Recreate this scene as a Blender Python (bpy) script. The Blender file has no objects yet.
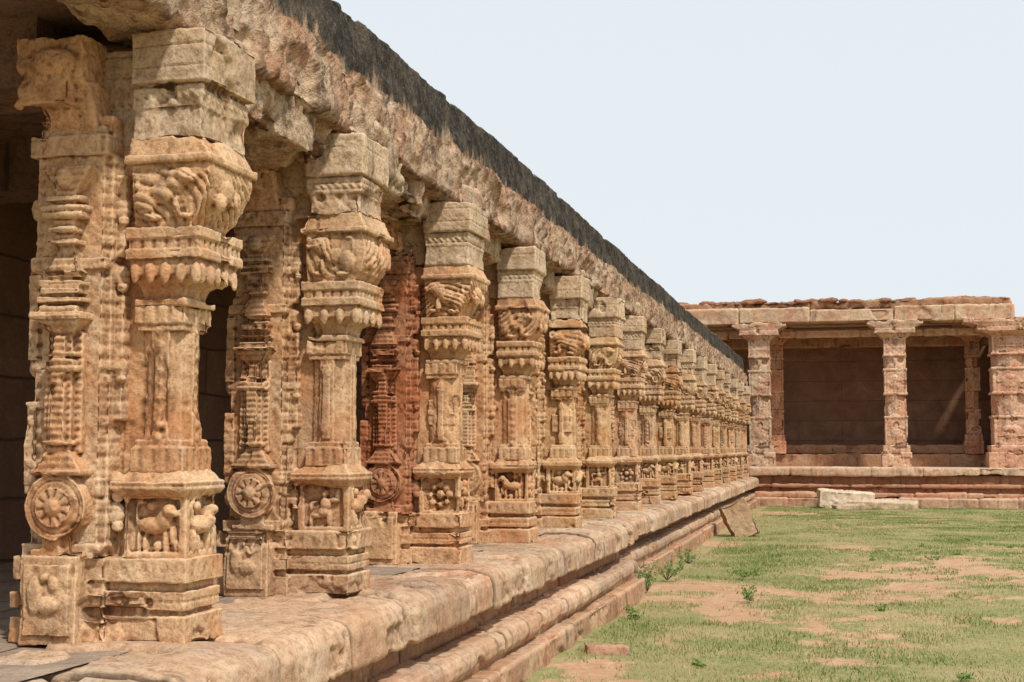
import bpy, bmesh, math, random
import numpy as np
from mathutils import Vector, Matrix
random.seed(7); rng=np.random.default_rng(7)
scene=bpy.context.scene
col=scene.collection
scene.view_settings.view_transform='Standard'
scene.view_settings.look='None'
scene.view_settings.exposure=0

# ------------------------------------------------------------------ noise
_T=np.random.default_rng(3).random(65536)
def vnoise(P,seed=0):
    P=np.asarray(P,dtype=np.float64)
    I=np.floor(P).astype(np.int64); F=P-I; F=F*F*(3-2*F)
    def h(a,b,c):
        return _T[((a*73856093)^(b*19349663)^(c*83492791)^(seed*2654435))&65535]
    x,y,z=I[...,0],I[...,1],I[...,2]; fx,fy,fz=F[...,0],F[...,1],F[...,2]
    c00=h(x,y,z)*(1-fx)+h(x+1,y,z)*fx; c10=h(x,y+1,z)*(1-fx)+h(x+1,y+1,z)*fx
    c01=h(x,y,z+1)*(1-fx)+h(x+1,y,z+1)*fx; c11=h(x,y+1,z+1)*(1-fx)+h(x+1,y+1,z+1)*fx
    return ((c00*(1-fy)+c10*fy)*(1-fz)+(c01*(1-fy)+c11*fy)*fz)*2-1
def rough(P,seed,octs):
    o=0
    for k,(f,a) in enumerate(octs): o=o+a*vnoise(P*f+seed*7.13+k*3.7,seed+k)
    return o
def chips(P,seed,f,a):
    """flat broken facets: pits where noise is high"""
    n=vnoise(P*f+seed*3.1,seed+40)+.15*vnoise(P*f*5,seed+41); return -a*np.clip((n-.35)*6,0,1)

# ------------------------------------------------------------------ materials
def newmat(name):
    m=bpy.data.materials.new(name); m.use_nodes=True
    nt=m.node_tree; b=nt.nodes['Principled BSDF']
    b.inputs['Roughness'].default_value=.92
    b.inputs['Specular IOR Level'].default_value=.12
    return m,nt,b
def N(nt,t,**k):
    n=nt.nodes.new(t)
    for a,v in k.items(): setattr(n,a,v)
    return n
def mixc(nt,fac,a,b,mode='MIX'):
    m=N(nt,'ShaderNodeMix',data_type='RGBA',blend_type=mode)
    for s,v in ((m.inputs[0],fac),(m.inputs[6],a),(m.inputs[7],b)):
        if isinstance(v,(int,float)): s.default_value=v
        elif isinstance(v,tuple): s.default_value=(*v,1)
        else: nt.links.new(v,s)
    return m.outputs[2]
def ramp(nt,inp,pts):
    r=N(nt,'ShaderNodeValToRGB'); e=r.color_ramp.elements
    while len(e)<len(pts): e.new(.5)
    for i,(p,c) in enumerate(pts):
        e[i].position=p; e[i].color=(c,c,c,1) if isinstance(c,(int,float)) else (*c,1)
    nt.links.new(inp,r.inputs[0]); return r.outputs[0]
def noise(nt,vec,scale,detail=4,rough=.6,dist=0,color=False):
    n=N(nt,'ShaderNodeTexNoise'); n.inputs['Scale'].default_value=scale
    n.inputs['Detail'].default_value=detail; n.inputs['Roughness'].default_value=rough
    n.inputs['Distortion'].default_value=dist
    nt.links.new(vec,n.inputs['Vector'])
    if color:
        s=N(nt,'ShaderNodeSeparateColor'); nt.links.new(n.outputs[1],s.inputs[0]); return s.outputs
    return n.outputs[0]
def coords(nt,rand=True):
    tc=N(nt,'ShaderNodeTexCoord')
    if not rand: return tc.outputs['Object']
    oi=N(nt,'ShaderNodeObjectInfo'); mm=N(nt,'ShaderNodeMath',operation='MULTIPLY'); mm.inputs[1].default_value=37
    nt.links.new(oi.outputs['Random'],mm.inputs[0])
    va=N(nt,'ShaderNodeVectorMath',operation='ADD'); nt.links.new(tc.outputs['Object'],va.inputs[0]); nt.links.new(mm.outputs[0],va.inputs[1])
    return va.outputs[0]
def stone(name,tan,light,red,redamt=.5,dark=(.045,.035,.03),darkamt=.35,point=True,bump=.4,fine=1.0,grey=(.37,.32,.26),greyamt=.4,blk=False):
    m,nt,b=newmat(name)
    v=coords(nt)
    A=noise(nt,v,1.7*fine,4,.62,.4,True)
    n3=noise(nt,v,16*fine,4,.7)
    n4=noise(nt,v,75,2,.7)
    c=mixc(nt,ramp(nt,A[0],[(.38,0),(.62,1)]),tan,light)
    c=mixc(nt,ramp(nt,A[1],[(.55-.1*redamt,0),(.70-.1*redamt,.9)]),c,red)
    c=mixc(nt,ramp(nt,A[2],[(.50,0),(.64,greyamt)]),c,grey)
    c=mixc(nt,ramp(nt,n3,[(.34,.6),(.53,0)]),c,(tan[0]*.52,tan[1]*.41,tan[2]*.32))
    mp=N(nt,'ShaderNodeMapping'); nt.links.new(v,mp.inputs[0]); mp.inputs['Scale'].default_value=(3,3,.6)
    st=noise(nt,mp.outputs[0],1.6,4,.7,.2)
    c=mixc(nt,ramp(nt,st,[(.56,0),(.69,darkamt)]),c,dark)
    c=mixc(nt,ramp(nt,n4,[(.32,.5),(.5,0)]),c,(tan[0]*.4,tan[1]*.36,tan[2]*.32))
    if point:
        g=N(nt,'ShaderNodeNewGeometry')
        c=mixc(nt,ramp(nt,g.outputs['Pointiness'],[(.44,.9),(.494,0)]),c,(.12,.055,.027))  # crevice dirt, deepened to paint shade into the carved hollows
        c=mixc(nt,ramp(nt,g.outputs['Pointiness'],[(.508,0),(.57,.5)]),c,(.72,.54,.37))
    if blk:
        at=N(nt,'ShaderNodeAttribute',attribute_name='blk'); c=mixc(nt,1.0,c,at.outputs['Color'],'MULTIPLY')
    oi=N(nt,'ShaderNodeObjectInfo'); c=mixc(nt,1.0,c,oi.outputs['Color'],'MULTIPLY')
    nt.links.new(c,b.inputs['Base Color'])
    m2=N(nt,'ShaderNodeMath',operation='MULTIPLY_ADD'); nt.links.new(n4,m2.inputs[0]); m2.inputs[1].default_value=.5; nt.links.new(n3,m2.inputs[2])
    bp=N(nt,'ShaderNodeBump'); bp.inputs['Strength'].default_value=bump; bp.inputs['Distance'].default_value=.02
    nt.links.new(m2.outputs[0],bp.inputs['Height']); nt.links.new(bp.outputs[0],b.inputs['Normal'])
    return m
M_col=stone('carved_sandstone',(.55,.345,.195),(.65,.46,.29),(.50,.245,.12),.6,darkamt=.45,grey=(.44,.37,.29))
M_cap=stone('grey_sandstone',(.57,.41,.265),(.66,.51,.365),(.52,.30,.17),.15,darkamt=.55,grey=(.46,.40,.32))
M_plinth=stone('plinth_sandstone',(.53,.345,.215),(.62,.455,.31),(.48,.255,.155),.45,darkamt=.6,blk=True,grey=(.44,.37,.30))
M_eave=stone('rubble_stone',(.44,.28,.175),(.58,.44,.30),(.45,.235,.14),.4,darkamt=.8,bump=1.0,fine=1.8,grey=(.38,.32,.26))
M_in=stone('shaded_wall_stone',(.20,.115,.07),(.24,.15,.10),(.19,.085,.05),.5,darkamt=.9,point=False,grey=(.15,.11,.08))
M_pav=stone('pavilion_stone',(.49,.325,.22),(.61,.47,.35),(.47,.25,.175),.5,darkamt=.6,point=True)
M_slab=stone('fallen_slab_stone',(.48,.40,.31),(.58,.51,.42),(.44,.31,.21),.1,point=False)

def brickmat(name,c1,c2,mortar,bw,rh,axis='yz',ms=.012):
    m,nt,b=newmat(name)
    tc=N(nt,'ShaderNodeTexCoord'); sp=N(nt,'ShaderNodeSeparateXYZ'); cb=N(nt,'ShaderNodeCombineXYZ')
    nt.links.new(tc.outputs['Object'],sp.inputs[0])
    nt.links.new(sp.outputs[1 if axis[0]=='y' else 0],cb.inputs[0]); nt.links.new(sp.outputs[2 if axis[1]=='z' else 1 if axis[1]=='y' else 0],cb.inputs[1])
    wn=N(nt,'ShaderNodeTexNoise'); wn.inputs['Scale'].default_value=1.5; nt.links.new(tc.outputs['Object'],wn.inputs['Vector'])
    wv=N(nt,'ShaderNodeVectorMath',operation='MULTIPLY_ADD'); nt.links.new(wn.outputs['Color'],wv.inputs[0]); wv.inputs[1].default_value=(.08,.08,0); nt.links.new(cb.outputs[0],wv.inputs[2])
    br=N(nt,'ShaderNodeTexBrick'); nt.links.new(wv.outputs[0],br.inputs['Vector'])
    br.inputs['Color1'].default_value=(*c1,1); br.inputs['Color2'].default_value=(*c2,1); br.inputs['Mortar'].default_value=(*mortar,1)
    br.inputs['Scale'].default_value=1; br.inputs['Brick Width'].default_value=bw; br.inputs['Row Height'].default_value=rh
    br.inputs['Mortar Size'].default_value=ms; br.inputs['Mortar Smooth'].default_value=.6
    n=noise(nt,tc.outputs['Object'],1.3,6,.7,.5); n2=noise(nt,tc.outputs['Object'],25,3,.7)
    c=mixc(nt,ramp(nt,n,[(.38,0),(.66,.85)]),br.outputs['Color'],(c1[0]*.42,c1[1]*.40,c1[2]*.4))
    c=mixc(nt,ramp(nt,n2,[(.4,.4),(.6,0)]),c,(c1[0]*.5,c1[1]*.45,c1[2]*.4))
    nt.links.new(c,b.inputs['Base Color'])
    ma=N(nt,'ShaderNodeMath',operation='MULTIPLY_ADD'); nt.links.new(br.outputs['Fac'],ma.inputs[0]); ma.inputs[1].default_value=-1.2
    nt.links.new(n2,ma.inputs[2])
    bp=N(nt,'ShaderNodeBump'); bp.inputs['Strength'].default_value=.7; bp.inputs['Distance'].default_value=.03
    nt.links.new(ma.outputs[0],bp.inputs['Height']); nt.links.new(bp.outputs[0],b.inputs['Normal'])
    return m
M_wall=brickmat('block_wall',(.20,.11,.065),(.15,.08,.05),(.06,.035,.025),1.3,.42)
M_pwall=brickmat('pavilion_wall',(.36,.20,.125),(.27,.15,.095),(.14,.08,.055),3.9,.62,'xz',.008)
M_ftile=brickmat('paving_slabs',(.46,.35,.26),(.40,.31,.24),(.08,.06,.045),1.2,.8,'yx')

def parapet_mat():
    m,nt,b=newmat('lichen_parapet')
    v=coords(nt,False)
    sp=N(nt,'ShaderNodeSeparateXYZ'); nt.links.new(v,sp.inputs[0])
    mp=N(nt,'ShaderNodeMapping'); nt.links.new(v,mp.inputs[0]); mp.inputs['Scale'].default_value=(1,1.6,.35)
    s=noise(nt,mp.outputs[0],2.4,6,.72,.3)
    a=N(nt,'ShaderNodeMath',operation='MULTIPLY_ADD'); nt.links.new(s,a.inputs[0]); a.inputs[1].default_value=.85; nt.links.new(sp.outputs[2],a.inputs[2])
    f=N(nt,'ShaderNodeMapRange'); nt.links.new(a.outputs[0],f.inputs[0]); f.inputs[1].default_value=4.06; f.inputs[2].default_value=4.18
    n=noise(nt,v,5,6,.75); nf=noise(nt,v,28,4,.7)
    tan=mixc(nt,ramp(nt,n,[(.35,0),(.65,1)]),(.40,.26,.16),(.54,.40,.27))
    blk=mixc(nt,ramp(nt,n,[(.44,0),(.72,.75)]),(.026,.023,.019),(.18,.14,.10))
    blk=mixc(nt,ramp(nt,nf,[(.50,0),(.70,.5)]),blk,(.22,.175,.13))
    c=mixc(nt,f.outputs[0],tan,blk)
    f2=N(nt,'ShaderNodeMapRange'); nt.links.new(sp.outputs[2],f2.inputs[0]); f2.inputs[1].default_value=4.075; f2.inputs[2].default_value=4.10; f2.inputs[4].default_value=.6
    c=mixc(nt,f2.outputs[0],c,(.33,.27,.21))
    nt.links.new(c,b.inputs['Base Color'])
    bp=N(nt,'ShaderNodeBump'); bp.inputs['Strength'].default_value=.8; bp.inputs['Distance'].default_value=.03
    nt.links.new(nf,bp.inputs['Height']); nt.links.new(bp.outputs[0],b.inputs['Normal'])
    return m
M_par=parapet_mat()

# ------------------------------------------------------------------ mesh helpers
def finish(bm,name):
    me=bpy.data.meshes.new(name); bm.to_mesh(me); bm.free(); return me
def fr(bm,b,t,z0,z1):
    vs=[bm.verts.new(p) for p in ((b[0],b[2],z0),(b[1],b[2],z0),(b[1],b[3],z0),(b[0],b[3],z0),
        (t[0],t[2],z1),(t[1],t[2],z1),(t[1],t[3],z1),(t[0],t[3],z1))]
    for f in ((0,3,2,1),(4,5,6,7),(0,1,5,4),(1,2,6,5),(2,3,7,6),(3,0,4,7)): bm.faces.new([vs[i] for i in f])
def bx(bm,x0,x1,y0,y1,z0,z1): fr(bm,(x0,x1,y0,y1),(x0,x1,y0,y1),z0,z1)
def ell(bm,c,r,rot=None,sub=3):
    M=Matrix.Translation(c)@(rot.to_4x4() if rot else Matrix())@Matrix.Diagonal((*r,1))
    bmesh.ops.create_icosphere(bm,subdivisions=sub,radius=1,matrix=M)
def cyl(bm,c,r,h,axis='z',seg=24,r2=None):
    R={'z':Matrix(),'y':Matrix.Rotation(math.pi/2,4,'X'),'x':Matrix.Rotation(math.pi/2,4,'Y')}[axis]
    bmesh.ops.create_cone(bm,cap_ends=True,segments=seg,radius1=r,radius2=r if r2 is None else r2,depth=h,matrix=Matrix.Translation(c)@R)
def remesh(bm,name,vox,octs,seed=0,carve=None,chip=None):
    me=finish(bm,name+'_src')
    ob=bpy.data.objects.new('tmp',me); col.objects.link(ob)
    md=ob.modifiers.new('r','REMESH'); md.mode='VOXEL'; md.voxel_size=vox
    dg=bpy.context.evaluated_depsgraph_get(); dg.update()
    out=bpy.data.meshes.new_from_object(ob.evaluated_get(dg)); out.name=name
    bpy.data.objects.remove(ob); bpy.data.meshes.remove(me)
    n=len(out.vertices); P=np.empty(n*3,dtype=np.float32); out.vertices.foreach_get('co',P); P=P.reshape(-1,3).astype(float)
    Nn=np.empty(n*3,dtype=np.float32); out.vertex_normals.foreach_get('vector',Nn); Nn=Nn.reshape(-1,3)
    d=rough(P,seed,octs)
    if chip: d=d+chips(P,seed,*chip)
    if carve: d=d+carve(P,Nn)
    P=P+Nn*d[:,None]
    out.vertices.foreach_set('co',P.astype(np.float32).ravel()); out.update()
    out.polygons.foreach_set('use_smooth',np.ones(len(out.polygons),dtype=bool))
    return out
def add(me,name,mat,parent=None,loc=(0,0,0),rot=(0,0,0),scale=None,**props):
    ob=bpy.data.objects.new(name,me); col.objects.link(ob)
    if mat and len(me.materials)==0: me.materials.append(mat)
    ob.location=loc; ob.rotation_euler=rot
    if scale: ob.scale=scale
    if parent: ob.parent=parent
    for k,v in props.items(): ob[k]=v
    return ob
def empty(name,loc,rot=(0,0,0),**props):
    ob=bpy.data.objects.new(name,None); col.objects.link(ob); ob.location=loc; ob.rotation_euler=rot
    ob.empty_display_size=.2
    for k,v in props.items(): ob[k]=v
    return ob
def gridmesh(V,name,smooth=True):
    ny,nx=V.shape[:2]
    idx=np.arange(ny*nx).reshape(ny,nx)
    F=np.stack([idx[:-1,:-1],idx[:-1,1:],idx[1:,1:],idx[1:,:-1]],-1).reshape(-1,4)
    me=bpy.data.meshes.new(name); me.vertices.add(ny*nx); me.vertices.foreach_set('co',V.astype(np.float32).ravel())
    me.loops.add(F.size); me.loops.foreach_set('vertex_index',F.astype(np.int32).ravel())
    me.polygons.add(len(F)); me.polygons.foreach_set('loop_start',np.arange(0,F.size,4,dtype=np.int32))
    me.polygons.foreach_set('use_smooth',np.full(len(F),smooth)); me.update(calc_edges=True); me.validate()
    return me
def sweep(prof,y0,y1,step,ds,octs,seed,name,joint=None,groove=.015,boff=.012,chip=None,wj=.010):
    P=np.array(prof,float); pts=[]
    for a,b in zip(P[:-1],P[1:]):
        n=max(1,int(np.linalg.norm(b-a)/ds))
        for i in range(n): pts.append(a+(b-a)*i/n)
    pts.append(P[-1]); pts=np.array(pts)
    T=np.gradient(pts,axis=0); T/=np.linalg.norm(T,axis=1)[:,None]+1e-9
    Nr=np.stack([T[:,1],-T[:,0]],1)
    if P[0][1]>P[-1][1]: Nr=-Nr   # downward running profiles: outward is the other side
    for _ in range(2):
        Nr[1:-1]=(Nr[:-2]+Nr[1:-1]*2+Nr[2:])/4
    Y=list(np.arange(y0,y1+1e-6,step)); js=[]
    if joint:
        y=y0+random.uniform(.3,joint)
        while y<y1: js.append(y); Y+= [y-.02,y-.008,y,y+.008,y+.02]; y+=random.uniform(.65,1.35)*joint
    Y=np.unique(np.clip(np.array(Y),y0,y1))
    V=np.zeros((len(Y),len(pts),3)); V[:,:,0]=pts[None,:,0]; V[:,:,2]=pts[None,:,1]; V[:,:,1]=Y[:,None]
    Q=V.reshape(-1,3); d=rough(Q,seed,octs)
    if chip: d=d+chips(Q,seed,*chip)
    d=d.reshape(len(Y),len(pts))
    tint=np.ones((len(Y),len(pts),4))
    if js:
        J=np.array(js); k=np.searchsorted(J,Y)
        r=np.random.default_rng(seed)
        off=(r.random(len(js)+1)-.5)*2*boff; off2=(r.random(len(js)+1)-.5)*2*boff
        d+=off[k][:,None]; V[:,:,2]+=(off2[k]*.6)[:,None]
        dist=np.min(np.abs(Y[:,None]-J[None,:]),axis=1); d-= (groove*np.exp(-(dist/wj)**2)+groove*.25*np.exp(-(dist/.03)**2))[:,None]
        tb=r.uniform(.80,1.08,len(js)+1); tw=r.uniform(-.08,.03,len(js)+1)
        dk=(1-.6*np.exp(-(dist/.014)**2))
        tint[:,:,0]=(tb[k]*dk)[:,None]; tint[:,:,1]=((tb+tw)[k]*dk)[:,None]; tint[:,:,2]=((tb+tw*1.6)[k]*dk)[:,None]
    V[:,:,0]+=Nr[None,:,0]*d; V[:,:,2]+=Nr[None,:,1]*d
    me=gridmesh(V,name)
    ca=me.color_attributes.new('blk','FLOAT_COLOR','POINT'); ca.data.foreach_set('color',tint.astype(np.float32).ravel())
    return me
RO=[(3,.006),(9,.004),(28,.003),(80,.0018)]
CH=(7,.011)

# ------------------------------------------------------------------ temple column
def make_column_meshes(seed,vox,style):
    r=random.Random(seed); j=lambda a:r.uniform(-a,a); out={}
    nf=lambda Nn:np.clip(np.maximum(-Nn[:,1],Nn[:,0])*1.5-.4,0,1)
    # base
    bm=bmesh.new()
    bx(bm,-.77,-.34,.0,.50,0,.10); bx(bm,-.74,-.36,.03,.48,.09,.14); bx(bm,-.77,-.34,.0,.50,.135,.20); bx(bm,-.73,-.36,.03,.48,.19,.26); bx(bm,-.76,-.35,.01,.49,.25,.345)
    bx(bm,-.67,-.42,-.085,.1,0,.355); bx(bm,-.645,-.445,-.10,.1,.04,.32)
    if style!=2:
        ell(bm,(-.59,-.10,.2),(.035,.022,.08)); ell(bm,(-.53,-.10,.16),(.05,.022,.04)); ell(bm,(-.51,-.10,.25),(.025,.02,.03)); ell(bm,(-.55,-.10,.27),(.02,.02,.02))
    bx(bm,-.38,0,.03,.38,0,.115); bx(bm,-.38,-.035,.065,.35,.11,.14)
    bx(bm,-.38,-.01,.04,.37,.135,.165); bx(bm,-.38,-.03,.06,.35,.155,.18); bx(bm,-.38,-.01,.04,.37,.178,.21)
    bx(bm,-.38,-.035,.065,.35,.2,.25); bx(bm,-.38,0,.03,.38,.245,.345)
    def bc(P,Nn):
        w=nf(Nn)*np.exp(-((P[:,2]-.295)/.025)**2)
        return -w*.006*np.clip(np.sin((P[:,0]+P[:,1])*(95 if style%2 else 70)),-.2,1)
    out['base']=remesh(bm,'column_base',vox,RO,seed,bc,(6,.018))
    # figure panel
    bm=bmesh.new()
    bx(bm,-.30,-.04,.10,.34,.34,.62)
    bx(bm,-.31,-.275,.065,.34,.34,.60); bx(bm,-.05,-.02,.065,.10,.34,.60); bx(bm,-.05,-.02,.315,.35,.34,.60); bx(bm,-.31,-.02,.065,.345,.34,.365); bx(bm,-.31,-.02,.065,.345,.58,.60)
    def mk(o,ax,flip):
        def q(u,d,z): return (o[0]+u*flip,o[1]-d,z) if ax=='y' else (o[0]+d,o[1]+u*flip,z)
        def R(u,d,z): return (u,d,z) if ax=='y' else (d,u,z)
        return q,R
    def beast(o,ax,flip=1):
        q,R=mk(o,ax,flip)
        ell(bm,q(-.01,.01,.475),R(.07,.045,.038)); ell(bm,q(.045,.02,.50),R(.035,.04,.045)); ell(bm,q(.07,.03,.535),R(.032,.04,.03)); ell(bm,q(.095,.035,.525),R(.02,.025,.015))
        for u,z,l in ((-.07,.41,.05),(-.04,.40,.04),(.05,.41,.06),(.08,.44,.045)): ell(bm,q(u,.012,z),R(.013,.022,l))
        ell(bm,q(-.085,.008,.52),R(.009,.016,.05)); ell(bm,q(-.07,.008,.565),R(.02,.016,.01)); ell(bm,q(-.02,.008,.55),R(.025,.02,.02))
        ell(bm,q(.01,.008,.39),R(.02,.015,.02)); ell(bm,q(.10,.01,.39),R(.012,.02,.025))
    def dancer(o,ax,flip=1):
        q,R=mk(o,ax,flip)
        ell(bm,q(0,.012,.545),R(.022,.03,.026)); ell(bm,q(-.005,.01,.49),R(.03,.03,.035)); ell(bm,q(.005,.01,.445),R(.034,.03,.025))
        ell(bm,q(-.03,.01,.41),R(.016,.025,.045)); ell(bm,q(.045,.012,.425),R(.04,.025,.015)); ell(bm,q(.075,.012,.395),R(.013,.02,.032))
        ell(bm,q(-.055,.01,.51),R(.03,.018,.011)); ell(bm,q(-.078,.01,.54),R(.01,.018,.03)); ell(bm,q(.05,.01,.50),R(.03,.018,.011)); ell(bm,q(.075,.01,.475),R(.01,.018,.028))
    def lotus(o,ax,flip=1):
        q,R=mk(o,ax,flip)
        ell(bm,q(0,.01,.47),R(.035,.03,.035))
        for k in range(8):
            a=k*math.pi/4; ell(bm,q(.068*math.cos(a),.006,.47+.068*math.sin(a)),R(.026,.022,.026))
    A,B=[(beast,beast),(dancer,beast),(lotus,dancer),(beast,lotus),(beast,beast),(dancer,dancer)][style]
    A((-.165,.10),'y',1 if style%2==0 else -1); B((-.04,.205),'x')
    fr(bm,(-.31,-.02,.05,.36),(-.34,.0,.02,.38),.59,.62); bx(bm,-.34,.0,.02,.38,.62,.655); fr(bm,(-.33,-.01,.03,.37),(-.28,-.05,.08,.33),.65,.70)
    out['figure_panel']=remesh(bm,'column_panel',vox,RO,seed+1,lambda P,Nn:-nf(Nn)*np.exp(-((P[:,2]-.637)/.004)**2)*.006,CH)
    # colonnette shaft
    bm=bmesh.new()
    bx(bm,-.275,-.045,.07,.335,.69,.79); bx(bm,-.265,-.055,.08,.325,.785,.82)
    cyl(bm,(-.16,.20,1.06),.118,.56,'z',[8,8,16,8,4,8][style])
    if style in(0,1,3,5): bx(bm,-.20,-.12,.085,.315,.80,1.30); bx(bm,-.275,-.045,.16,.24,.80,1.30)
    else:
        bx(bm,-.255,-.065,.10,.30,.95,1.12); bx(bm,-.26,-.06,.095,.305,1.02,1.05)
    bx(bm,-.265,-.055,.08,.32,1.27,1.30); bx(bm,-.275,-.045,.07,.33,1.30,1.375)
    bx(bm,-.42,-.2,.13,.42,.34,1.38)
    if style in(0,3): 
        for k in range(9): ell(bm,(-.16,.085,.83+k*.055),(.018+.006*(k%2),.010,.02)); ell(bm,(-.045,.20,.83+k*.055),(.010,.018+.006*(k%2),.02))
    else:
        bx(bm,-.18,-.14,.072,.3,.84,1.24); ell(bm,(-.16,.08,.90),(.03,.015,.05)); ell(bm,(-.16,.08,1.2),(.03,.015,.04)); bx(bm,-.1,-.035,.18,.22,.84,1.24)
    def cc(P,Nn):
        w=nf(Nn)*np.clip((P[:,2]-1.302)/.004,0,1)
        w2=nf(Nn)*np.clip((.785-P[:,2])/.004,0,1)
        return -(w+w2)*.006*np.clip(np.sin((P[:,0]+P[:,1])*105),0,1)-nf(Nn)*.004*np.exp(-(((P[:,0]+.345)/.006)**2))
    out['colonnette']=remesh(bm,'column_colonnette',vox,RO,seed+2,cc,CH)
    # capital
    bm=bmesh.new()
    L=-.275
    bx(bm,-.42,-.2,.13,.42,1.37,2.06)
    bx(bm,-.27,-.03,.065,.335,1.37,1.40); fr(bm,(-.24,-.06,.10,.31),(-.25,-.04,.08,.33),1.39,1.45)
    fr(bm,(-.25,-.05,.09,.32),(L,.03,.03,.41),1.44,1.50); bx(bm,L,.03,.03,.41,1.495,1.565)
    np_=5 if style%2==0 else 4
    for k in range(np_):
        f=k/(np_-1)
        ell(bm,(L+.025+f*.272,.03,1.50),(.024,.018,.045)); ell(bm,(.03,.06+f*.32,1.50),(.018,.028,.045))
    bx(bm,L-.01,.05,.01,.425,1.56,1.60); bx(bm,L,.04,.02,.415,1.595,1.65); bx(bm,L-.01,.05,.01,.425,1.645,1.69)
    zs=[1.69,1.74,1.80,1.86,1.91,1.96]; pr=[[-.02,.02,.05,.07,.08,.075],[.0,.05,.075,.08,.07,.05],[-.03,-.01,.02,.05,.075,.085],[-.02,.02,.05,.07,.08,.075],[-.04,.0,.05,.08,.07,.04],[-.01,.03,.06,.075,.075,.07]][style]
    for i in range(5):
        a=pr[i];b=pr[i+1]
        fr(bm,(L+.01,a,.045-a*.35,.38+a*.8),(L+.01,b,.045-b*.35,.38+b*.8),zs[i]-.004,zs[i+1]+.004)
    if style!=4: bx(bm,L-.015,.09,-.005,.465,1.955,1.985)
    fr(bm,(L,.08,.01,.45),(L,.04,.03,.43),1.98,2.065)
    # crouching lion (head, mane, shoulder, haunch, paws) on the camera-side face, head on the outer face
    fl=1 if style in(0,3,5) else -1; cx0=-.115
    def Lp(u,d,z,R): ell(bm,(cx0+u*fl,.03-d,z),R)
    Lp(.085,.012,1.895,(.042,.035,.038)); Lp(.125,.022,1.885,(.022,.025,.018)); Lp(.05,.006,1.88,(.05,.03,.055))
    Lp(-.01,.004,1.83,(.065,.032,.045)); Lp(-.09,.004,1.80,(.05,.034,.06)); Lp(.05,.006,1.775,(.02,.024,.05)); Lp(.085,.006,1.735,(.03,.02,.014))
    Lp(-.06,.004,1.73,(.04,.022,.015)); Lp(-.125,.0,1.87,(.014,.02,.05)); Lp(-.10,.0,1.925,(.03,.018,.013))
    ell(bm,(.05,.20,1.86),(.045,.08,.06)); ell(bm,(.075,.14,1.80),(.025,.035,.04)); ell(bm,(.075,.28,1.82),(.025,.035,.05))
    cu,cv=[(-.30,1.66),(.02,1.95),(-.14,1.64),(-.30,1.98),(-.12,1.60),(.05,1.68)][style]
    K=[150,140,165,145,150,160][style]
    def scroll(P,Nn):
        w=np.clip((P[:,2]-1.695)/.02,0,1)*np.clip((1.95-P[:,2])/.02,0,1)*nf(Nn)
        u=P[:,0]-cu+(P[:,1]-.04)*.9; v=(P[:,2]-cv)*1.15
        n=vnoise(P*6,seed); n2=vnoise(P*13+5,seed+2)
        rr=np.sqrt(u*u+v*v)+.045*n+.012*n2
        dd=w*(-.0055)*np.clip(np.sin(K*rr)*1.6,-.3,1)*(vnoise(P*6+3,seed+1)>-.1)
        b=np.clip((P[:,2]-1.605)/.005,0,1)*np.clip((1.64-P[:,2])/.005,0,1)*nf(Nn)
        return dd-b*.006*np.clip(np.sin((P[:,0]+P[:,1])*120),0,1)
    out['capital']=remesh(bm,'column_capital',vox,RO,seed+3,scroll,(6,.014))
    # bracket blocks
    bm=bmesh.new(); q=j(.012); zc=2.27+j(.02)
    bx(bm,-.27,.035,.02,.42,2.055,zc-.09); bx(bm,-.265,.028,.025,.415,zc-.095,zc-.08); bx(bm,-.275,.04,.015,.43,zc-.085,zc)
    bx(bm,-.265,.03,.03,.42,zc-.005,zc+.02); bx(bm,-.275,.065+q,-.01,.45,zc+.015,2.49+j(.012))
    bx(bm,-.5,-.24,.10,.40,2.055,2.47)
    def rope(P,Nn):
        z=P[:,2]
        w=nf(Nn)*(np.exp(-((z-zc+.045)/.012)**2))
        g=sum(np.exp(-((z-zz)/.004)**2) for zz in ((2.42,zc-.062,zc-.028) if style%2 else (2.35,2.44,zc-.062)))
        return w*.004*np.sin((P[:,0]+P[:,1])*150+z*120)-nf(Nn)*.005*g*(vnoise(P*4,seed+9)>-.3)
    out['bracket_block']=remesh(bm,'column_block',vox,[(2.2,.010),(6,.008),(18,.005),(60,.003)],seed+4,rope,(4,.022))
    # core shaft
    bm=bmesh.new()
    bx(bm,-.68,-.38,.0,.47,.34,2.12); bx(bm,-.70,-.36,.04,.43,.34,2.12)
    bx(bm,-.71,-.36,-.02,.48,.34,.40); bx(bm,-.71,-.37,-.01,.47,.60,.66); bx(bm,-.70,-.36,-.015,.47,1.52,1.57); bx(bm,-.71,-.36,-.02,.48,2.0,2.08)
    for z in (.52,.64,1.12,1.5,1.78):
        ell(bm,(-.345,.09,z),(.04,.035,.05)); ell(bm,(-.325,.07,z-.05),(.025,.025,.02)); ell(bm,(-.69,.03,z),(.03,.03,.045))
    bx(bm,-.71,-.655,-.02,.1,.64,.98); bx(bm,-.71,-.66,-.015,.1,1.15,1.5); bx(bm,-.385,-.32,.07,.2,1.58,1.92); bx(bm,-.385,-.32,.07,.2,.9,1.42)
    def leaf(P,Nn):
        x=P[:,0];z=P[:,2]
        w=nf(Nn)*((np.abs(x+.34)<.05)|(np.abs(x+.68)<.03))
        return nf(Nn)*.0028*np.sin(x*75+3*vnoise(P*9,5))*np.sin(z*75+3*vnoise(P*9,9))-w*.005*np.clip(np.sin(z*110),0,1)
    out['core_shaft']=remesh(bm,'column_core',vox,RO,seed+5,leaf,CH)
    # relief pilaster
    bm=bmesh.new(); cx=-.53
    def ring(z0,z1,w,d): bx(bm,cx-w,cx+w,-d,.03,z0,z1)
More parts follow.
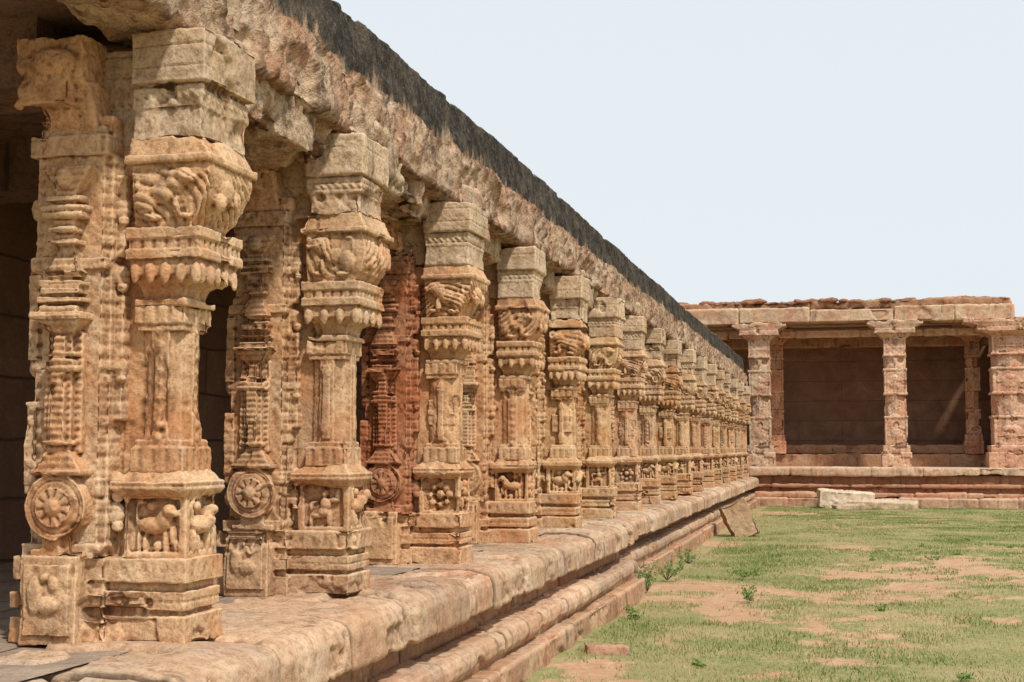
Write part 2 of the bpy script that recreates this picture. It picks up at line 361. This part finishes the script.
    cyl(bm,(cx,-.02,.55),.135,.11,'y',40)
    bmesh.ops.create_cone(bm,cap_ends=True,segments=40,radius1=.08,radius2=.08,depth=.05,matrix=Matrix.Translation((cx,-.065,.55))@Matrix.Rotation(math.pi/2,4,'X'))
    ell(bm,(cx,-.085,.55),(.035,.025,.035))
    ring(.35,.38,.12,.05); ring(.38,.42,.07,.05)
    fr(bm,(cx-.11,cx+.11,-.08,.03),(cx-.05,cx+.05,-.06,.03),.70,.78); ring(.68,.70,.12,.09)
    ring(.77,1.28,.052,.055); bx(bm,cx-.03,cx+.03,-.075,.03,.80,1.24); bx(bm,cx-.085,cx+.085,-.03,.03,.77,1.26)
    for z,w in ((.80,.07),(1.10,.085),(1.13,.07),(1.16,.08)): ring(z,z+.018,w,.08)
    fr(bm,(cx-.055,cx+.055,-.06,.03),(cx-.11,cx+.11,-.10,.03),1.24,1.32); ring(1.31,1.34,.115,.105)
    for k,(z,w) in enumerate(((1.345,.085),(1.38,.10),(1.415,.085),(1.45,.095),(1.485,.075))): ring(z,z+.022,w,.085-.005*k); ring(z-.02,z+.01,w-.03,.05)
    fr(bm,(cx-.09,cx+.09,-.08,.03),(cx-.05,cx+.05,-.05,.03),1.50,1.60)
    ring(1.58,1.84,.045,.05)
    for z,w in ((1.62,.07),(1.67,.06),(1.73,.09),(1.76,.10),(1.80,.08)): ring(z,z+.02,w,.075)
    fr(bm,(cx-.05,cx+.05,-.05,.03),(cx-.12,cx+.12,-.07,.03),1.84,1.94)
    ell(bm,(cx,-.04,1.90),(.05,.05,.05))
    def med(P,Nn):
        rr=np.sqrt((P[:,0]-cx)**2+(P[:,2]-.55)**2); th=np.arctan2(P[:,2]-.55,P[:,0]-cx)
        w=np.clip(-Nn[:,1]*2-1,0,1)
        a=-.007*np.exp(-((rr-.108)/.006)**2)-.005*np.exp(-((rr-.122)/.004)**2)-.007*((rr>.04)&(rr<.078))*np.clip(np.sin(th*10),0,1)
        b=(P[:,2]>.68)*.003*np.sin(P[:,2]*210)*(rr>.14)
        return w*(a*(rr<.14)+b)
    out['pilaster_relief']=remesh(bm,'column_relief',vox*.9,[(8,.005),(28,.0035),(80,.0018)],seed+6,med,(6,.014))
    # corbel on core
    bm=bmesh.new()
    bx(bm,-.77,-.46,-.06,.55,2.29,2.50); fr(bm,(-.68,-.42,.0,.48),(-.75,-.44,-.05,.55),2.10,2.30)
    bx(bm,-.72,-.50,-.10,.2,2.20,2.40); ell(bm,(-.75,-.02,2.26),(.05,.05,.07)); ell(bm,(-.58,-.08,2.38),(.10,.05,.07)); bx(bm,-.71,-.36,.02,.5,2.10,2.16)
    out['corbel']=remesh(bm,'column_corbel',vox*1.2,[(2.5,.012),(7,.012),(20,.008),(60,.004)],seed+7,None,(4,.05))
    return out
variants=[make_column_meshes(11+s*20,.0058 if s<3 else .0085,s) for s in range(6)]
NC=17
mats={'bracket_block':M_cap}
labels={0:'tall carved sandstone temple column with round medallion relief on plinth',
 1:'carved sandstone temple column with lotus medallion beside a dark bay',
 2:'carved sandstone temple column with dark reddish inner face'}
yo={1:-.17,2:-.14,3:-.05}
for i in range(NC):
    v=variants[i if i<6 else (2,0,4,1,5,3)[(i-6)%6]]
    rz=random.uniform(-.015,.015)
    root=empty('temple_column',(-2.56+random.uniform(-.015,.015),5.16+2.1*i+yo.get(i,random.uniform(-.03,.03)),.785),(0,0,rz),
        label=labels.get(i,'weathered carved sandstone temple column standing on the plinth'),category='column',group='carved columns along the temple colonnade')
    t=random.uniform(.92,1.07); base_t=(t*1.03,t*random.uniform(.93,1.0),t*random.uniform(.84,.99))
    if i==0: base_t=(1.04,.99,.92)
    if i==1: base_t=(1.0,.95,.89)
    for k,me in v.items():
        ob=add(me,k,mats.get(k,M_col),root)
        tt=base_t
        if i==2 and k in('core_shaft','pilaster_relief'): tt=(.75,.50,.42)
        if k=='corbel': tt=(base_t[0],base_t[1]*.9,base_t[2]*.85)
        ob.color=(*tt,1)
        if k=='bracket_block':
            ob.rotation_euler=(0,0,random.uniform(-.05,.05)); ob.location.x=random.uniform(-.015,.02); g=random.uniform(.90,1.06); ob.color=(g*1.02,g,g*.95,1)
        if k=='capital' and i: ob.rotation_euler=(0,0,random.uniform(-.025,.025))
        if k=='pilaster_relief': ob.parent=core
        if k=='core_shaft': core=ob
        if i==2 and k=='core_shaft': ob['label']='dark reddish weathered core shaft'

# ------------------------------------------------------------------ plinth
FZ=.785
pl=empty('stone_plinth',(0,0,0),label='long moulded sandstone plinth with rounded worn coping blocks',category='plinth')
def plinth(y0,y1,dc,dx,seed):
    cop=[(-3.1-dc,FZ),(-2.42-dc,FZ),(-2.30-dc,FZ-.022),(-2.262-dc,FZ-.048),(-2.242-dc,FZ-.09),(-2.236-dc,FZ-.235),(-2.25-dc,FZ-.25),(-2.42-dc,FZ-.252)]
    add(sweep(cop,y0,y1,.020,.014,[(1.2,.007),(4,.007),(14,.007),(45,.0045)],seed,'coping',.70,.024,.013,(5,.028),.008),'coping',M_plinth,pl)
    ris=[(-2.40-dx,FZ-.24),(-2.40-dx,FZ-.41),(-2.35-dx,FZ-.42)]
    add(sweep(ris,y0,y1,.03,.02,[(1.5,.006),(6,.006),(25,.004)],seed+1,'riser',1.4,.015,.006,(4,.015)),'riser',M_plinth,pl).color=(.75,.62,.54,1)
    mo=[(-2.40-dx,FZ-.405),(-2.25-dx,FZ-.41),(-2.205-dx,FZ-.43),(-2.185-dx,FZ-.47),(-2.185-dx,FZ-.52),(-2.21-dx,FZ-.56),(-2.32-dx,FZ-.575),(-2.32-dx,FZ-.60)]
    add(sweep(mo,y0,y1,.025,.012,[(1.5,.005),(6,.005),(25,.005)],seed+2,'moulding',1.2,.020,.010,(4,.022),.007),'moulding',M_plinth,pl)
    ft=[(-2.34-dx,FZ-.595),(-2.125-dx,FZ-.60),(-2.113-dx,FZ-.615),(-2.11-dx,-.1)]
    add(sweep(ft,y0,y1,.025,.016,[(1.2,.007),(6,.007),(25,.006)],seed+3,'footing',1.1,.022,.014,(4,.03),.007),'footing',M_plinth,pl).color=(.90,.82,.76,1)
    bm=bmesh.new()
    bx(bm,-2.9-dc,-2.42-dx,y0+.01,y1-.005,-.1,FZ-.26); bx(bm,-2.9-dc,-2.27-dc,y0+.01,y1-.004,FZ-.235,FZ-.045)
    bx(bm,-2.44-dx,-2.22-dx,y0+.01,y1-.004,FZ-.56,FZ-.44); bx(bm,-2.44-dx,-2.14-dx,y0+.01,y1-.004,-.1,FZ-.63)
    add(remesh(bm,'core',.03,[(6,.008)],seed),'core',M_col,pl)
plinth(1.5,15.2,0,0,100); plinth(15.21,39.6,.09,.22,200)
bm=bmesh.new(); bx(bm,-6.2,-2.8,1.5,39.6,FZ-.3,FZ-.03)
fl=add(finish(bm,'f'),'floor',M_ftile,pl)
V=np.zeros((900,60,3)); V[:,:,0]=np.linspace(-6.2,-2.75,60)[None]; V[:,:,1]=np.linspace(1.5,39.6,900)[:,None]
V[:,:,2]=FZ-.004+rough(V.reshape(-1,3),5,[(1.2,.012),(5,.006)]).reshape(900,60)
add(gridmesh(V,'paving'),'paving',M_ftile,pl)

# ------------------------------------------------------------------ back wall, roof
bm=bmesh.new(); bx(bm,-6.4,-5.6,1.5,41,FZ-.1,3.9)
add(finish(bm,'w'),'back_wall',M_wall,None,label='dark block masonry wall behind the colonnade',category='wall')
rf=empty('colonnade_roof',(0,0,0),label='long flat stone roof with broken rubble eave and black stained parapet',category='roof')
bm=bmesh.new(); bx(bm,-6.4,-2.85,3.9,39.7,3.40,3.95)
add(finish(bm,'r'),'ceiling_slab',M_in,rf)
ev=[(-3.0,3.31),(-2.68,3.305),(-2.625,3.31),(-2.61,3.34),(-2.62,3.50),(-2.64,3.68),(-2.66,3.72),(-2.95,3.74)]
add(sweep(ev,3.9,39.7,.022,.016,[(.9,.022),(2.6,.022),(7,.024),(16,.02),(38,.013),(70,.007)],300,'eave',None,.05,.03,(2.6,.06)),'eave',M_eave,rf)
pr=[(-2.70,3.50),(-2.69,3.80),(-2.715,4.07),(-2.75,4.10),(-3.05,4.11),(-3.05,3.9)]
add(sweep(pr,3.9,39.7,.035,.02,[(.8,.012),(3,.010),(12,.008),(40,.005)],400,'parapet',None,0,0,(2.5,.02)),'parapet',M_par,rf)
lint=[]
for s in range(4):
    bm=bmesh.new(); L=1.72
    bx(bm,-.28,.0,0,L,.05,.40); bx(bm,-.2,.10,.02,L-.25-.25*s,.06+.02*s,.40)
    if s%2: bx(bm,-.2,.14,.1,.7,.14,.4)
    lint.append(remesh(bm,'lintel',.016,[(1.5,.025),(4,.022),(12,.018),(30,.011),(60,.005)],500+s,None,(3,.06)))
for i in range(0,NC):
    o=add(lint[i%4],'lintel',M_eave,rf,(-2.76,5.16+2.1*i+yo.get(i,0)+.40,3.07+random.uniform(-.03,.03)))
for i in range(NC):
    bm=bmesh.new(); bx(bm,-5.6,-3.3,5.2+2.1*i,5.62+2.1*i,3.1,3.42)
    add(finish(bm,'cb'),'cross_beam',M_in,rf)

# ------------------------------------------------------------------ pavilion
PY=39.6
pv=empty('stone_pavilion',(0,PY,0),label='open stone pavilion with flat slab roof and dark recessed wall',category='building')
def pb(name,x0,x1,y0,y1,z0,z1,mat,vox=.05,octs=[(1.2,.02),(4,.014),(12,.01)],seed=0,tint=(1,1,1),joints=0,chip=(2,.03)):
    bm=bmesh.new(); bx(bm,x0,x1,y0-PY,y1-PY,z0,z1)
    cv=None
    if joints:
        rr=np.random.default_rng(seed); J=np.cumsum(rr.uniform(.6,1.4,60)*joints)+x0
        O=rr.uniform(-.02,.02,61)
        def cv(P,Nn):
            d=np.min(np.abs(P[:,0][:,None]-J[None]),axis=1)
            return (O[np.searchsorted(J,P[:,0])]-.03*np.exp(-(d/.03)**2))*(np.abs(Nn[:,0])<.5)
    o=add(remesh(bm,name,vox,octs,seed,cv,chip),name,mat,pv); o.color=(*tint,1); return o
X0,X1=-6.4,7.5
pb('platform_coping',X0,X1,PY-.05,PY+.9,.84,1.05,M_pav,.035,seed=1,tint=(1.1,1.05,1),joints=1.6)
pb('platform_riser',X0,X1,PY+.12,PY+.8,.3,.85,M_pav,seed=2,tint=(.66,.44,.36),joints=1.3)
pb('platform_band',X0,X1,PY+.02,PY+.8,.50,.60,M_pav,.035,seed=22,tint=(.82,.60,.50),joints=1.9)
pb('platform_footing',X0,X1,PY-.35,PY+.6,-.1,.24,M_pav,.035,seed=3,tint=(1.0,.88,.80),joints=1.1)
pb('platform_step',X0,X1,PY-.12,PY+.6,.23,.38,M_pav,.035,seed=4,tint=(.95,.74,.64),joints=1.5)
bm=bmesh.new(); bx(bm,X0,X1,.7,7,0,1.045); add(finish(bm,'pf'),'platform_floor',M_pav,pv)
pb('inner_step',X0,5.2,PY+3.3,PY+5,1.0,1.42,M_pav,seed=5,tint=(.85,.70,.58),joints=1.6)
pb('inner_bench',X0,5.2,PY+3.6,PY+5,1.41,1.68,M_pav,seed=6,tint=(.72,.58,.48),joints=2)
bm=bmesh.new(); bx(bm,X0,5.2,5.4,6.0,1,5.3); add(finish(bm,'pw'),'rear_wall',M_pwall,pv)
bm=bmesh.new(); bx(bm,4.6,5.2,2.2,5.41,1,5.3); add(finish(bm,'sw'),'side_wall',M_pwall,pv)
bm=bmesh.new(); bx(bm,X0,4.45,1.5,6.1,5.22,5.55); add(finish(bm,'pr'),'ceiling_slab',M_pav,pv)
xs=[-6.4,-4.7,-2.9,-.9,1.45,3.1,4.7]
for k in range(len(xs)-1):
    t=random.uniform(.90,1.08)
    pb('roof_slab',xs[k]+.01,xs[k+1]-.01,PY+1.36+random.uniform(-.05,.05),PY+3,5.18+random.uniform(-.02,.02),5.62+random.uniform(-.07,.05),M_pav,.035,seed=30+k,tint=(t,t*.94,t*.86),chip=(1.6,.05))
pb('roof_topping',-6.4,4.6,PY+1.55,PY+5.9,5.55,5.80,M_eave,.05,[(1,.05),(3,.05),(9,.03),(20,.015)],seed=50,tint=(.80,.64,.56))
pb('lintel',-6.4,4.3,PY+2.05,PY+2.35,4.80,5.02,M_pav,seed=51,tint=(1.1,.98,.84),joints=2.3)
pb('rear_lintel',-6.4,4.6,PY+3.4,PY+3.8,4.6,5.0,M_pav,seed=52,tint=(.7,.55,.45))
bm=bmesh.new()
for k in range(110):
    x=random.uniform(-6,4.4); s=random.uniform(.05,.15)
    ell(bm,(x,random.uniform(1.5,2.4),5.80+random.uniform(-.03,.05)),(s*1.8,s,s*.55),sub=2)
add(remesh(bm,'rub',.03,[(6,.03),(15,.015)],60),'roof_rubble',M_eave,pv,kind='stuff').color=(.62,.44,.38,1)
def pillar_mesh(w,seed,H=4.17):
    bm=bmesh.new(); h=w/2
    bx(bm,-h*1.35,h*1.35,-h*1.35,h*1.35,0,.42); bx(bm,-h*1.2,h*1.2,-h*1.2,h*1.2,.4,.62)
    bx(bm,-h,h,-h,h,.6,1.4); cyl(bm,(0,0,1.8),h*1.04,.9,'z',8); bx(bm,-h,h,-h,h,2.1,2.75); cyl(bm,(0,0,3.0),h*1.0,.6,'z',8)
    bx(bm,-h,h,-h,h,3.2,H-.5)
    for z in (1.42,2.08,2.77,3.18): bx(bm,-h*1.08,h*1.08,-h*1.08,h*1.08,z-.03,z+.03)
    for z in (1.0,2.42): ell(bm,(0,-h,z),(h*.6,.035,.2)); ell(bm,(0,-h-.02,z+.1),(h*.25,.03,.08))
    for z in (.2,.9,2.4,3.4): bx(bm,-h*.75,h*.75,-h*1.06,h,z-.02,z+.015)
    shaft=remesh(bm,'pillar_shaft',.02,[(2,.01),(8,.012),(22,.009)],seed,lambda P,Nn:-.01*np.exp(-((np.abs(P[:,0])-h*.8)/.015)**2)*(Nn[:,1]<-.5),(5,.03))
    bm=bmesh.new()
    fr(bm,(-h,h,-h,h),(-h*1.7,h*1.7,-h*1.5,h*1.5),H-.52,H-.36); bx(bm,-h*1.9,h*1.9,-h*1.6,h*1.6,H-.37,H-.25)
    fr(bm,(-h*1.6,h*1.6,-h*1.5,h*1.5),(-h*2.6,h*2.6,-h*1.6,h*1.6),H-.26,H-.10); bx(bm,-h*2.6,h*2.6,-h*1.6,h*1.6,H-.12,H)
    cap=remesh(bm,'pillar_capital',.02,[(2,.02),(8,.012),(22,.007)],seed+1,None,(4,.03))
    return shaft,cap
pA=pillar_mesh(.60,70); pB=pillar_mesh(.95,80); pC=pillar_mesh(.40,90)
def pillar(m,x,y,z,lab,t=(1,1,1),sz=1):
    r=empty('stone_pillar',(x,y,z),label=lab,category='pillar',group='plain pillars of the stone pavilion')
    a=add(m[0],'pillar_shaft',M_pav,r); b=add(m[1],'pillar_capital',M_pav,r); a.color=(*t,1); b.color=(min(1.1,t[0]*1.05),t[1],t[2],1)
    r.scale=(1,1,sz)
pillar(pA,1.45,PY+1.75,1.04,'pale pink carved stone pillar with wide bracket capital',(1.15,1.02,.95))
pillar(pA,-2.35,PY+1.75,1.04,'tan stone pillar where pavilion meets the colonnade',(1.0,.95,.88))
pillar(pB,4.55,PY+1.90,1.04,'thick square carved stone pillar at the pavilion end',(1.12,.93,.86))
pillar(pC,-1.95,PY+3.45,1.42,'slim reddish inner stone pillar',(1.15,.85,.7),.9)
pillar(pC,3.7,PY+3.45,1.42,'slim inner stone pillar in shade',(.9,.7,.6),.9)
pillar(pA,-5.2,PY+1.75,1.04,'tan stone pillar of the pavilion behind the colonnade roof',(1,.93,.85))

# ------------------------------------------------------------------ loose stones
def rock(name,dim,loc,rot,lab,cat,mat,seed,tint=(1,1,1)):
    bm=bmesh.new(); bx(bm,-dim[0]/2,dim[0]/2,-dim[1]/2,dim[1]/2,0,dim[2])
    o=add(remesh(bm,name,max(.012,max(dim)/60),[(2,.05*dim[2]+.01),(6,.02),(18,.008)],seed,None,(3,.04*dim[2]+.01)),name,mat,None,loc,rot,label=lab,category=cat); o.color=(*tint,1)
rock('stone_slab',(.48,.30,.72),(-1.72,25.9,-.06),(-.15,-.42,.3),'broken sandstone slab leaning against the plinth','stone slab',M_slab,601,(.95,.78,.62))
rock('stone_block',(1.40,.7,.46),(.0,38.5,-.02),(.04,.07,.1),'pale fallen stone block lying before the pavilion','stone block',M_slab,602,(1.35,1.3,1.2))
rock('stone_slab',(1.75,.9,.22),(.95,38.1,.0),(.05,.04,-.12),'flat pale stone slab lying on the grass','stone slab',M_slab,603,(1.2,1.1,.95))
rock('stone_slab',(1.1,.5,.14),(.25,37.9,-.02),(.0,-.03,.3),'thin broken stone slab beside a fallen block','stone slab',M_slab,605,(1.05,.92,.8))
rock('field_stone',(.32,.22,.10),(-1.80,10.7,-.02),(0,.05,.3),'small reddish stone lying in short grass','stone',M_slab,604,(.9,.62,.5))

# ------------------------------------------------------------------ ground
def dirt(x,y):
    P=np.stack([x,y,np.zeros_like(x)],-1)
    n=.50*vnoise(P*np.array([.60,.38,1]),21)+.36*vnoise(P*1.3,22)+.30*vnoise(P*3.5,23)+.22*vnoise(P*9,24)
    def blob(cx,cy,rx,ry,a): return a*np.exp(-(((x-cx)/rx)**2+((y-cy)/ry)**2))
    n=n-.50+blob(-1.25,14.8,.45,2.6,.85)+blob(1.6,13.8,1.5,.5,.55)+blob(-1.75,9.8,.35,.9,.5)+blob(.4,19,1.3,.8,.3)+blob(-1.9,20,.3,7,.5)+blob(1.8,24,1.5,1.2,.25)
    return np.clip(n*1.7+.5,0,1)
fx=np.concatenate([[-600,-100,-30,-12],np.arange(-8,14,.09),[20,50,150,600]]); fy=np.concatenate([[-400,-60,-15,-3],np.arange(0,41,.09),[50,70,150,500,1500]])
GX,GY=np.meshgrid(fx,fy); P=np.stack([GX,GY,np.zeros_like(GX)],-1)
D=dirt(GX,GY)
near=((GX>-8)&(GX<14)&(GY>0)&(GY<41))
Z=(rough(P.reshape(-1,3),31,[(.5,.03),(2,.015),(7,.008)]).reshape(GX.shape)-.01)*near-.012*D
P[:,:,2]=Z
gme=gridmesh(P,'ground')
ca=gme.color_attributes.new('dirt','FLOAT_COLOR','POINT')
ca.data.foreach_set('color',np.stack([D,D,D,np.ones_like(D)],-1).astype(np.float32).ravel())
m,nt,b=newmat('grassy_ground')
at=N(nt,'ShaderNodeAttribute',attribute_name='dirt'); v=coords(nt,False)
n1=noise(nt,v,1.1,5,.7); n2=noise(nt,v,18,4,.75); n3=noise(nt,v,5,4,.7)
g=mixc(nt,ramp(nt,n2,[(.35,0),(.65,1)]),(.17,.18,.06),(.33,.30,.13)); g=mixc(nt,ramp(nt,n1,[(.42,0),(.65,.8)]),g,(.42,.31,.17))
dd=mixc(nt,ramp(nt,n3,[(.35,0),(.65,1)]),(.48,.27,.15),(.56,.37,.235)); dd=mixc(nt,ramp(nt,n2,[(.35,.5),(.6,0)]),dd,(.30,.17,.085))
fa=N(nt,'ShaderNodeMath',operation='MULTIPLY_ADD'); nt.links.new(n2,fa.inputs[0]); fa.inputs[1].default_value=.9; nt.links.new(at.outputs['Fac'],fa.inputs[2])
c=mixc(nt,ramp(nt,fa.outputs[0],[(.66,0),(1.0,1)]),g,dd); nt.links.new(c,b.inputs['Base Color'])
bp=N(nt,'ShaderNodeBump'); bp.inputs['Strength'].default_value=.6; bp.inputs['Distance'].default_value=.03; nt.links.new(n2,bp.inputs['Height']); nt.links.new(bp.outputs[0],b.inputs['Normal'])
add(gme,'ground',m,kind='structure')
def blades(n,xr,yr,seed,hh,ww,name):
    r=np.random.default_rng(seed)
    y=yr[0]+(yr[1]-yr[0])*r.random(n)**1.3; x=xr[0]+(xr[1]-xr[0])*r.random(n)
    k=x<y*.16+2.2; x=x[k]; y=y[k]; n=len(x)
    d=dirt(x,y); P=np.stack([x,y,x*0],-1); pn=.42*vnoise(P*6,91)+.36*vnoise(P*2.2,92)
    k=r.random(n)>d*1.0+.18+pn; x=x[k];y=y[k]
    k=~((x<-2.05)); x=x[k];y=y[k]; n=len(x)
    cl=vnoise(np.stack([x*1.7,y*1.7,x*0],-1),77)
    z=rough(np.stack([x,y,x*0],-1),31,[(.5,.03),(2,.015),(7,.008)])-.03
    h=hh*(.4+r.random(n))*(1+.5*cl); w=ww*(.6+.8*r.random(n))*(1+y/25); a=r.random(n)*6.283; l=h*(r.random(n)*1.3)
    la=r.random(n)*6.283
    dx=np.cos(a)*w; dy=np.sin(a)*w
    A=np.stack([x-dx,y-dy,z],-1); B=np.stack([x+dx,y+dy,z],-1); C=np.stack([x+np.cos(la)*l,y+np.sin(la)*l,z+h+.015],-1)
    V=np.stack([A,B,C],1).reshape(-1,3)
    me=bpy.data.meshes.new(name); me.vertices.add(3*n); me.vertices.foreach_set('co',V.astype(np.float32).ravel())
    me.loops.add(3*n); me.loops.foreach_set('vertex_index',np.arange(3*n,dtype=np.int32)); me.polygons.add(n); me.polygons.foreach_set('loop_start',np.arange(0,3*n,3,dtype=np.int32)); me.update(calc_edges=True)
    t=np.clip(.48+.5*cl+.5*(r.random(n)-.5)+.45*vnoise(np.stack([x*.4,y*.4,x*0],-1),78),0,1)
    ca=me.color_attributes.new('tone','FLOAT_COLOR','POINT'); T=np.repeat(t,3); ca.data.foreach_set('color',np.stack([T,T,T,T*0+1],-1).astype(np.float32).ravel())
    return me
m,nt,b=newmat('grass_blades'); at=N(nt,'ShaderNodeAttribute',attribute_name='tone')
c=mixc(nt,at.outputs['Fac'],(.44,.39,.19),(.16,.225,.06)); nt.links.new(c,b.inputs['Base Color']); b.inputs['Roughness'].default_value=.7
add(blades(600000,(-2.1,8),(6,40),9,.028,.004,'grass'),'grass',m,kind='stuff')

m2,nt,b=newmat('weed_leaf'); v=coords(nt); c=mixc(nt,ramp(nt,noise(nt,v,12,3),[(.4,0),(.6,1)]),(.08,.14,.03),(.19,.25,.07)); nt.links.new(c,b.inputs['Base Color'])
m3,nt,b=newmat('dry_weed_stem'); b.inputs['Base Color'].default_value=(.13,.10,.07,1)
def weed(loc,rad,hgt,n,lab):
    bm=bmesh.new(); bs=bmesh.new()
    for i in range(max(5,n//12)):
        a=random.uniform(0,6.28); t=Vector((math.cos(a)*rad*random.uniform(.4,1),math.sin(a)*rad*random.uniform(.4,1),hgt*random.uniform(.6,1)))
        w=.004; p=[bs.verts.new((w,0,0)),bs.verts.new((-w,0,0)),bs.verts.new(t)]; bs.faces.new(p)
        for k in range(12):
            c=t*random.uniform(.3,1)+Vector([random.uniform(-.03,.03) for _ in range(3)]); c.z=max(c.z,.01)
            u=Vector([random.uniform(-1,1) for _ in range(3)]).normalized()*random.uniform(.012,.028); w2=u.orthogonal().normalized()*u.length*.4
            bm.faces.new([bm.verts.new(c-u),bm.verts.new(c+w2),bm.verts.new(c+u),bm.verts.new(c-w2)])
    r=empty('weed_plant',loc,label=lab,category='plant',group='low weeds in the grass')
    add(finish(bm,'lv'),'leaves',m2,r); add(finish(bs,'st'),'stems',m3,r)
weed((-.98,14.9,-.01),.22,.17,170,'low dark scrubby weed on bare earth')
weed((-1.22,17.6,-.01),.28,.12,180,'low leafy green weed in short grass')
weed((-2.1,17.0,-.01),.25,.28,220,'bushy green weed growing against the plinth')
weed((-2.15,15.6,-.01),.22,.34,260,'green weed growing against the plinth')
weed((-2.1,19.5,-.01),.25,.2,160,'green weed growing against the plinth')
weed((-1.9,13.0,-.01),.16,.12,100,'green weed growing against the plinth')
for k in range(16): weed((random.uniform(-1.7,3.5),random.uniform(9,26),-.01),random.uniform(.05,.14),random.uniform(.02,.05),50,'tiny green weed in short grass')

# ------------------------------------------------------------------ light
E=math.radians(52); hx,hy=.69,-.72; L=math.hypot(hx,hy); hx/=L; hy/=L
s=Vector((hx*math.cos(E),hy*math.cos(E),math.sin(E)))
sl=bpy.data.lights.new('sun','SUN'); sl.energy=3.6; sl.angle=math.radians(4); sl.color=(1,.95,.88)
so=bpy.data.objects.new('sun',sl); col.objects.link(so); so.rotation_euler=s.to_track_quat('Z','Y').to_euler(); so.location=(10,-10,20)
w=bpy.data.worlds.new('World'); scene.world=w; w.use_nodes=True; nt=w.node_tree
bg=nt.nodes['Background']; bg.inputs[1].default_value=.10
sk=N(nt,'ShaderNodeTexSky',sky_type='NISHITA'); sk.sun_disc=False; sk.sun_elevation=E; sk.sun_rotation=math.atan2(hx,hy); sk.dust_density=3; sk.air_density=1.2
va=N(nt,'ShaderNodeVectorMath',operation='MULTIPLY_ADD'); nt.links.new(sk.outputs[0],va.inputs[0]); va.inputs[1].default_value=(.13,.13,.13); va.inputs[2].default_value=(7.6,8.1,8.5)
nt.links.new(va.outputs[0],bg.inputs[0])
# ------------------------------------------------------------------ camera
cd=bpy.data.cameras.new('camera'); cam=bpy.data.objects.new('camera',cd); col.objects.link(cam)
cd.sensor_width=36; cd.lens=36*1400/1024; cd.clip_end=3000; cd.clip_start=.1
cam.location=(0,0,1.57); cam.rotation_euler=(math.radians(90+4.4),0,math.radians(13.3))
scene.camera=cam
